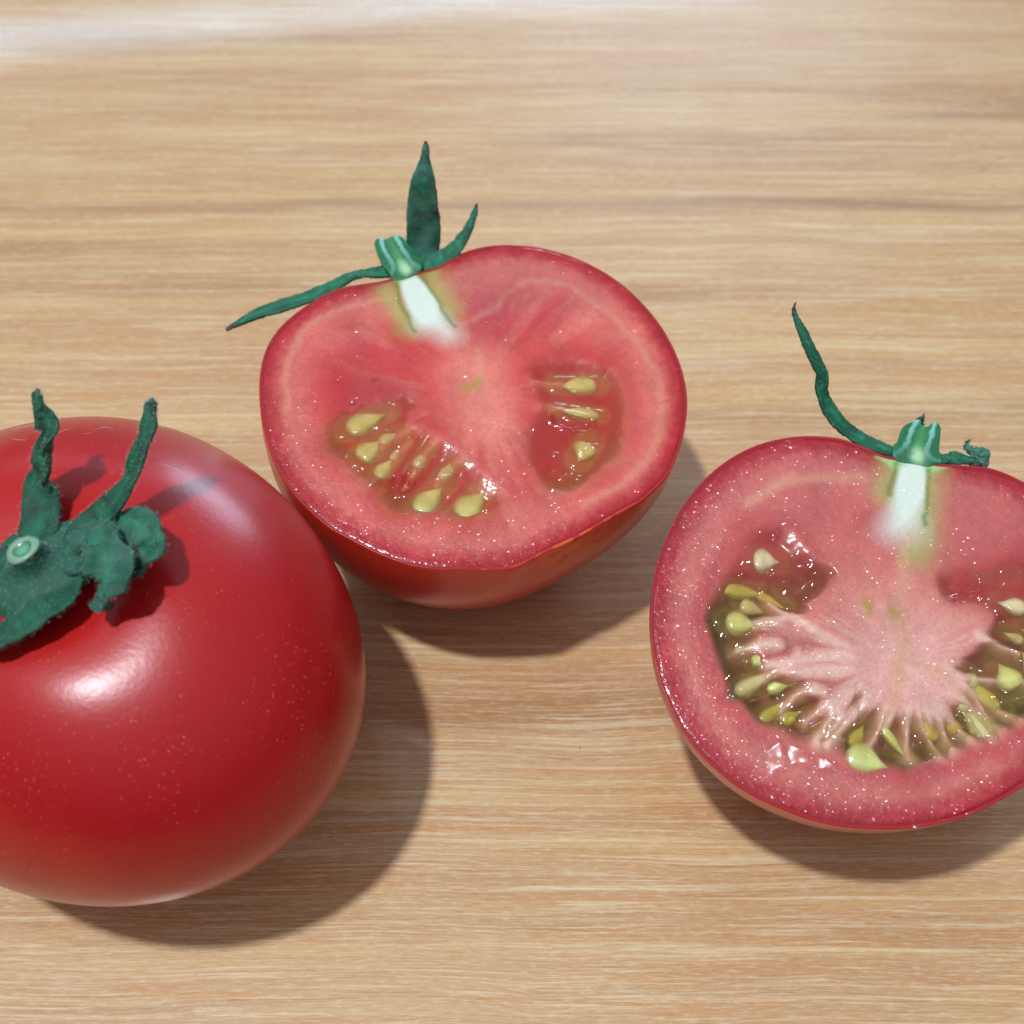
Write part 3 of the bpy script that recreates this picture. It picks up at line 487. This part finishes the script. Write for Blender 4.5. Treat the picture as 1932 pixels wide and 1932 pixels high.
        fl = blend(fl, (104, 40, 46), np.exp(-((U_+3)/2.5)**2-((V_+15)/4)**2)*.9)
        fl = blend(fl, (222, 186, 158), np.exp(-(fing/1.0)**2)*.85)
        depth = 3.4*(1-.72*redt)*(1-.75*np.exp(-(fing/1.2)**2))
    C = C*(1-ins[:, None])+fl*ins[:, None]
    C = C*(1+(n3-.5)[:, None]*.1)
    H = -depth*(sm(-.6, 4.6, dl) if which == 'M' else sm(-.2, 3.6, dl))
    # gentle unevenness and glittering cell relief
    amp = sm(.05, .5, dout)
    cell = vn(U_*1.7, V_*1.7, 51)*.6+vn(U_*3.3+5, V_*3.3, 52)*.4
    if which == 'M': gm = .25+.9*sm(-2, -14, V_+U_*.8)+.5*sm(9, 3, dout)*sm(6, -6, U_)
    else: gm = 1.0+.35*sm(-10, -22, U_+V_)
    gm = gm*(1-ins)*(1-.8*sm(-.6, .6, dp))
    H = H+(n1-.5)*.35*amp+(n2-.5)*.06*amp+(cell-.5)*.03*gm*amp*(.5+n1)
    H = H-.03-.05*(1-sm(0, .8, dout))
    F = grid_faces(NR, NS)
    flesh = mesh('flesh', to_world(fr, np.c_[uv, H]), F, M_flesh, root, np.c_[np.clip((C+(.13 if which == 'M' else .08)*(C-(C@np.array([.3, .59, .11]))[:, None]))*np.array([.92, .84, .79]), .002, .95), np.clip(gm*amp, 0, 1.3)], origin=base)
    # --- seeds and the gel that covers them
    seeds = list(D['seeds'])
    if which == 'R':
        r0 = np.random.default_rng(21); tries = 0
        while len(seeds) < 30 and tries < 6000:
            tries += 1; k = r0.integers(0, len(uv))
            if not (dl[k] > .9 and 8.5 < dout[k] < 15 and redt[k] < .4): continue
            p = uv[k]; dd = -(p-np.array([0, -3.])); dd /= np.linalg.norm(dd); Ls = r0.uniform(3.2, 5.0); sd = [*p, *(p+dd*Ls), r0.uniform(1.2, 2.0), r0.choice(['y', 'f', 's', 'o'])]
            if min(np.hypot((q[0]+q[2]-sd[0]-sd[2])/2, (q[1]+q[3]-sd[1]-sd[3])/2) for q in seeds) > 2.5: seeds.append(sd)
    dep = {'s': -.85, 'f': -1.0, 'y': -1.3, 'o': -1.3, 'w': -.9, 'g': -.1}
    Hg = -.30+(fbm(U_*.3, V_*.3, 61, 2)-.5)*.5+(vn(U_*.9, V_*.9, 66)-.5)*(.34 if which == 'M' else .55)
    for sd in seeds:
        d_ = cap(uv, sd); top_ = dep[sd[5]]+min(sd[4]*1.42, 2.6)*.24
        Hg = np.maximum(Hg, np.where(d_ < 1.6, (top_+.12)*sm(1.5, -.4, d_)+(-1.2)*(1-sm(1.5, -.4, d_)), -9))
    for p in D['pits']:
        d_ = cap(uv, p); Hg = Hg-(.6*sm(.3, -.9, d_))+.3*np.exp(-((d_-.45)/.35)**2)
    Hg = Hg-.5*sm(.4, -.3, dl)-.0
    dseed = np.full(len(uv), 9.)
    for sd in seeds: dseed = np.minimum(dseed, cap(uv, sd))
    if which == 'M':
        gc = blend(np.tile(lin((200, 62, 56)), (len(uv), 1)), (158, 100, 44), sm(14, 8, dout+2*n1)*.8)
        gc = blend(gc, (192, 66, 66), lift); ga = .42*sm(-.2, 3.4, dl)*(.6+.4*sm(-.4, 1.0, dseed))*(.75+.5*n2)
    else:
        gc = blend(np.tile(lin((150, 88, 58)), (len(uv), 1)), (96, 84, 34), sm(15, 9, dout+2*n1)*.9)
        gc = blend(gc, (184, 64, 64), redt*.9); ga = (1-.6*redt)*(1-.7*armf)*.36*sm(-.2, 2.2, dl)*(.6+.4*sm(-.4, 1.0, dseed))*(.75+.5*n2)
    gc = blend(gc, (190, 174, 84), np.exp(-(np.maximum(dseed, 0)/.7)**2)*(.5 if which == 'M' else .6))
    gcol = np.c_[gc, ga]
    lab = np.argmax(np.stack([sdf(uv, p) for p in locs]), 0)
    gel_parts = []
    fm = F[(dl[F] > -.35).all(1)]
    for li in range(len(locs)):
        ff = fm[(lab[fm] == li).all(1)]
        used = np.unique(ff); remap = -np.ones(len(uv), int); remap[used] = np.arange(len(used))
        g = mesh('gel', to_world(fr, np.c_[uv, Hg][used]), remap[ff], M_gelM if which == 'M' else M_gelR, root, gcol[used], origin=base)
        gel_parts.append((g, locs[li]))
    for k, sd in enumerate(seeds):
        mp = np.array([[(sd[0]+sd[2])/2, (sd[1]+sd[3])/2]])
        g = max(gel_parts, key=lambda q: sdf(mp, q[1])[0])[0]
        seed_obj(fr, sd, g, base, dep[sd[5]], k+3)
    # --- droplets of juice
    r = np.random.default_rng(3)
    K8 = 8; dv = [(0, 0, 1)]; df = []
    for ri, (q, hz) in enumerate(((.4, .84), (.75, .44), (1.0, 0))):
        for j in range(K8): an = 2*np.pi*(j+.5*ri)/K8; dv.append((q*math.cos(an), q*math.sin(an), hz))
    for j in range(K8): df.append([0, 1+j, 1+(j+1) % K8])
    for ri in range(2):
        for j in range(K8): a0 = 1+ri*K8; df.append([a0+j, a0+K8+j, a0+K8+(j+1) % K8, a0+(j+1) % K8])
    dv = np.array(dv)
    pts = [(p, r.uniform(.45, .85)) for p in D['drops']]
    nrand = 2200 if which == 'M' else 8500
    while nrand:
        k = r.integers(0, len(uv)); 
        if dl[k] < -.4 and dout[k] > .6 and r.random() < s[k//NS] and gm[k]*(.15+1.5*sm(.35, .7, n2[k]))*.7+.06 > r.random(): pts.append((uv[k]+r.normal(0, .1, 2), min(.15*math.exp(r.normal(0, .38)), .26))); nrand -= 1
    VV = []; FF = []
    for p, rad in pts:
        k = np.argmin((uv[::3, 0]-p[0])**2+(uv[::3, 1]-p[1])**2)*3
        hh = max(H[k], Hg[k] if dl[k] > -.3 else -9)
        big = rad > .27; ex = r.uniform(1, 1.8); ro = r.uniform(-.5, .5)
        if big: hd = rad*.36; tx = ty = 0
        else: hd = rad*.11; tx, ty = r.normal(0, .2, 2)
        q = dv*np.array([rad*ex, rad, hd]); q[:, 2] += q[:, 0]*tx+q[:, 1]*ty+rad*.03
        q[:, :2] = q[:, :2]@np.array([[math.cos(ro), math.sin(ro)], [-math.sin(ro), math.cos(ro)]])
        q = q+np.array([p[0], p[1], hh])
        b0 = len(VV)*len(dv); VV.append(q); FF += [[i+b0 for i in f] for f in df]
    o = mesh('juice_droplets', to_world(fr, np.concatenate(VV)), FF, M_juice, flesh, origin=base); o['kind'] = 'stuff'
    for wp in D.get('wet', []):
        wp = np.array(wp); wp = wp.mean(0)+(wp-wp.mean(0))*1.15
        dw = sdf(uv, smooth_poly(wp, 3)); f2 = F[(dw[F] > -.05).all(1)]; used = np.unique(f2); remap = -np.ones(len(uv), int); remap[used] = np.arange(len(used))
        xx = (U_/3.6+.10*V_+.5*(n1-.5)) % 1; tri = np.where(xx < .78, xx/.78, (1-xx)/.22); tri = tri*tri*(3-2*tri)*.35+tri*.65
        hw = -.05+.30*sm(0, .5, dw)+.60*tri*sm(0, .6, dw)+.25*(fbm(U_*.4, V_*.4, 91, 2)-.5)
        mesh('juice_film', to_world(fr, np.c_[uv, hw][used]), remap[f2], M_juice, flesh, origin=base)
    # --- stem stub cut lengthwise
    sp = smooth_poly(D['stub'], 4); cc = sp.mean(0); ns = len(sp)
    inn = [(x, .12) for x in np.linspace(.02, .96, 22)]; rows = [(1.0, .04), (1.0, -.3), (.97, -1.2), (.85, -2.4), (.55, -3.3), (.1, -3.6)]
    V = []
    for sc_, z in inn+rows: V += [(*(cc+(p-cc)*sc_), z) for p in sp]
    V = np.array(V); nr = len(inn+rows); P2 = V[:, :2]+(np.stack([vn(V[:, 0]*2, V[:, 1]*2, 3), vn(V[:, 0]*2, V[:, 1]*2+9, 4)], -1)-.5)*.35
    l0, l1 = catmull(np.array(D['stubl'][0]), 5), catmull(np.array(D['stubl'][1]), 5)
    dv_ = np.minimum(dline(P2, l0), dline(P2, l1)); dmid = dline(P2, [(l0[0]+l1[0])/2, (l0[len(l0)//2]+l1[len(l1)//2])/2, (l0[-1]+l1[-1])/2])
    vv = V[:, 1]; low = sm(vv.max()-1.2, vv.min()+1.0, vv)
    g = fbm(V[:, 0]*1.5, V[:, 1]*1.5, 71, 3)[:, None]
    Cs = lin((2, 84, 48))[None]*(1-g)+lin((16, 120, 70))[None]*g
    Cs = blend(Cs, (92, 172, 104), np.exp(-(dmid/.75)**2)*(.3+.7*low))
    Cs = blend(Cs, (190, 226, 184), np.exp(-(dmid/1.0)**2)*sm(.5, 1, low)*.85)
    Cs = blend(Cs, (140, 204, 196), np.exp(-(dv_/.36)**4)*(.8-.6*low))
    sidem = (np.arange(len(V))//ns >= len(inn)+1); Cs[sidem] = lin((4, 84, 50))
    V[:, 2] -= np.where(sidem, 0, .5*sm(.5, 1.7, np.interp(np.arctan2(V[:, 1]-c[1], V[:, 0]-c[0]), th, rr)-np.hypot(V[:, 0]-c[0], V[:, 1]-c[1])))
    V[:, 2] += np.where(sidem, 0, .12*np.exp(-(dv_/.4)**2)+.1*(g[:, 0]-.5))
    stub = mesh('stem', to_world(fr, V), grid_faces(nr, ns), M_stub, root, Cs, origin=base)
    fuzz(to_world(fr, V[sidem]), (to_world(fr, np.c_[(V[sidem][:, :2]-cc), 0*V[sidem][:, :1]])-fr['o'])*200, stub, base, 420, .15, .45, 5, .02e-3)
    for k, rb in enumerate(D['sepals']):
        grey = (which == 'R' and k >= 2)
        rb = [[q[0], q[1], q[2], q[3]*1.28] for q in rb]
        sepal(fr, rb, root, base, 11+k+(0 if which == 'M' else 20), thick=1.1, hairs=900 if not grey else 900, dust=.55 if grey or (which == 'M' and k == 1) else .1,
              tip_brown=.12 if k != 1 or which == 'M' else .02, tone=1.0, crumple=.9 if grey else .3)
    CU = (-5.72, -29.0)
    if which == 'M':               # curl of torn skin hanging at the cut edge
        e = [(x+CU[0], y+CU[1], z, w_) for x, y, z, w_ in ((.5, .3, .1, .5), (.2, 0, -.6, 1.0), (0, -.15, -1.6, .9), (-.1, -.1, -2.6, .6), (-.1, .1, -3.4, .1))]
        V = []; cl = catmull(np.array(e), 6)
        for x in (-1, 0, 1):
            for q in cl: V.append((q[0]+x*q[3]*.5, q[1]-.5+.15*abs(x), q[2]))
        n = len(cl); F4 = [[a*n+i, a*n+i+1, (a+1)*n+i+1, (a+1)*n+i] for a in range(2) for i in range(n-1)]
        fo = mesh('skin_curl', to_world(fr, V), F4, M_skin, root, np.tile(lin((222, 120, 60)), (len(V), 1)), origin=base)
        md = fo.modifiers.new('solid', 'SOLIDIFY'); md.thickness = .00012
    return root, fr

half(DATA['M'], 'M', 'tomato half lying between the whole tomato and the other half, upright pointed sepal at stem')
half(DATA['R'], 'R', 'tomato half at the right edge, dark olive seed gel and long curling sepal')

# ------------------------------------------------------------------ whole tomato
def whole():
    W = DATA['W']
    a, c_, axt, axa, X, Y, elong, ps = .0338, .0271, .2276, 2.9207, -.0601, .0810, .256, 2.5129
    n = np.array([math.sin(axt)*math.cos(axa), math.sin(axt)*math.sin(axa), math.cos(axt)])
    x = np.cross([0, 1, 0], n); x /= np.linalg.norm(x); y = np.cross(n, x); R = np.stack([x, y, n], 1)
    NT, NP = 230, 420
    th = np.linspace(0, np.pi, NT)[:, None]; ph = np.linspace(0, 2*np.pi, NP, endpoint=False)[None]
    rho = a*np.sin(th)*(1+0*ph)
    lob = 1+.012*np.cos(5*ph+.6)*np.sin(th)*np.exp(-((th-.75)/.5)**2)+.006*np.cos(3*ph+1.9)*np.sin(th)**2
    rho = rho*lob
    px = rho*np.cos(ph); py = rho*np.sin(ph)
    # shoulders fuller than an ellipsoid, hollow under the calyx
    z = c_*np.sign(np.cos(th))*np.abs(np.cos(th))**.94+0*ph
    d2 = np.hypot(px-.0055, py+.0045)
    z = z-.0040*np.exp(-(d2/.0105)**2)*(th < 1.5)
    z = z+.00012*np.cos(7*ph+2.0)*np.exp(-((th-.66)/.22)**2)
    P = np.stack([px, py, z], -1).reshape(-1, 3)@R.T
    d = np.array([math.cos(ps), math.sin(ps), 0]); P = P+np.outer(P@d, d)*elong
    off = np.array([X, Y, -P[:, 2].min()+.00002]); P = P+off
    base = P[P[:, 2].argmin()].copy(); base[2] = 0
    root = empty('whole_tomato', base, 'whole round red tomato with green calyx and cut stem, at the left edge', 'tomato')
    d2r = d2.ravel(); red = lin((158, 0, 14)); warm = lin((190, 18, 10))
    f = np.exp(-(d2r/.022)**2)[:, None]*.8
    C = red*(1-f)+warm*f
    mesh('skin', P, grid_faces(NT, NP), M_skin, root, C, origin=base)
    fr = {'o': np.array(W['pole']), 'u': np.array(W['u']), 'v': np.array(W['v']), 'n': np.array(W['n'])}
    # calyx hub
    sb = np.array(W['stubbase'][0]); st = np.array(W['stub'][0])
    hub = []; K = 36
    r = np.random.default_rng(2)
    prof = [(7.6, -.6), (7.4, .1), (6.4, .75), (5.0, 1.1), (3.6, 1.4), (2.9, 1.9), (2.4, 2.8), (2.1, 3.6), (2.0, 4.25)]
    ax_ = (st-sb); 
    for rad, h in prof:
        k_ = np.clip(h/4.25, 0, 1)
        for j in range(K):
            an = 2*np.pi*j/K; rr = rad*(1+(.13*math.cos(5*an+1.0) if rad > 3 else 0))
            hub.append((sb[0]+ax_[0]*k_+rr*math.cos(an)*1.0, sb[1]+ax_[1]*k_+rr*math.sin(an), sb[2]+h+r.normal(0, .03)))
    hub = np.array(hub); Cc = np.tile(lin((4, 76, 48)), (len(hub), 1)); gd = fbm(hub[:, 0]*2, hub[:, 1]*2, 5, 3)[:, None]; Cc = Cc*(1-gd*.35)+lin((80, 125, 115))*gd*.35
    cal = mesh('calyx', to_world(fr, hub), grid_faces(len(prof), K), M_sepal, root, Cc, origin=base)
    Nh = np.tile(fr['n'], (len(hub), 1)); fuzz(to_world(fr, hub), Nh, cal, base, 4000, .08, .45, 8, .016e-3)
    # cut stem: pale ring with a green hollow centre
    V = []; top = sb[2]+4.25; Cs = []
    for rad, h, cc in ((1.68, -.25, (60, 120, 95)), (1.78, .05, (120, 165, 145)), (1.7, .28, (118, 156, 128)), (1.15, .34, (128, 166, 136)), (.95, .12, (50, 105, 72)), (.55, .02, (90, 160, 115)), (.02, .10, (105, 172, 130))):
        for j in range(K):
            an = 2*np.pi*j/K; q = 1+.05*math.sin(3*an+rad*4)
            V.append((st[0]+1.18*rad*q*math.cos(an), st[1]+1.18*rad*q*math.sin(an), top+h)); Cs.append(lin(cc))
    stem = mesh('stem', to_world(fr, V), grid_faces(7, K), M_stub, root, np.array(Cs), origin=base)
    for k, rb in enumerate(W['sepals']):
        sepal(fr, rb, cal, base, 41+k, thick=1.0, hairs=0, dust=.4 if k in (2, 3) else .12, tip_brown=.06, tone=.8 if k in (2, 3) else .62, cup=.22, crumple=1.7 if k in (2, 3) else .55)
    sps = [o for o in bpy.data.objects if o.parent == cal and o.name.startswith('sepal')]
    # hairs of all sepals of this calyx
    Va = []; Na = []
    for o in sps:
        me = o.data; v = np.empty(len(me.vertices)*3, np.float32); me.vertices.foreach_get('co', v); nn = np.empty(len(me.vertices)*3, np.float32); me.vertices.foreach_get('normal', nn)
        Va.append(v.reshape(-1, 3)); Na.append(nn.reshape(-1, 3))
    fuzz(np.concatenate(Va).astype(float)+base, np.concatenate(Na).astype(float), cal, base, 14000, .08, .45, 77, .016e-3)
    # a few long pale hairs lying on the skin by the calyx
    hv = []; hf = []
    r = np.random.default_rng(12); P3 = P.reshape(NT, NP, 3)
    for k in range(16):
        i = r.integers(40, 74); j = int(NP*r.uniform(.10, .42)); m_ = 9; di = r.uniform(-1.6, 1.6); dj = r.uniform(-2.4, 2.4)
        for q in range(m_):
            ii = int(np.clip(i+di*q+2*math.sin(q*.7+k), 5, NT-5)); jj = int(j+dj*q+1.5*math.sin(q*.9+k*2)) % NP
            p_ = P3[ii, jj]+(P3[ii, jj]-off)*.006*(1+math.sin(q*.8)); s_ = np.array([0, .02e-3, 0])
            hv += [p_-s_, p_+s_]
            if q: b0 = len(hv)-4; hf.append([b0, b0+1, b0+3, b0+2])
    o = mesh('loose_hairs', np.array(hv), hf, M_fuzz, root, origin=base); o['kind'] = 'stuff'
whole()
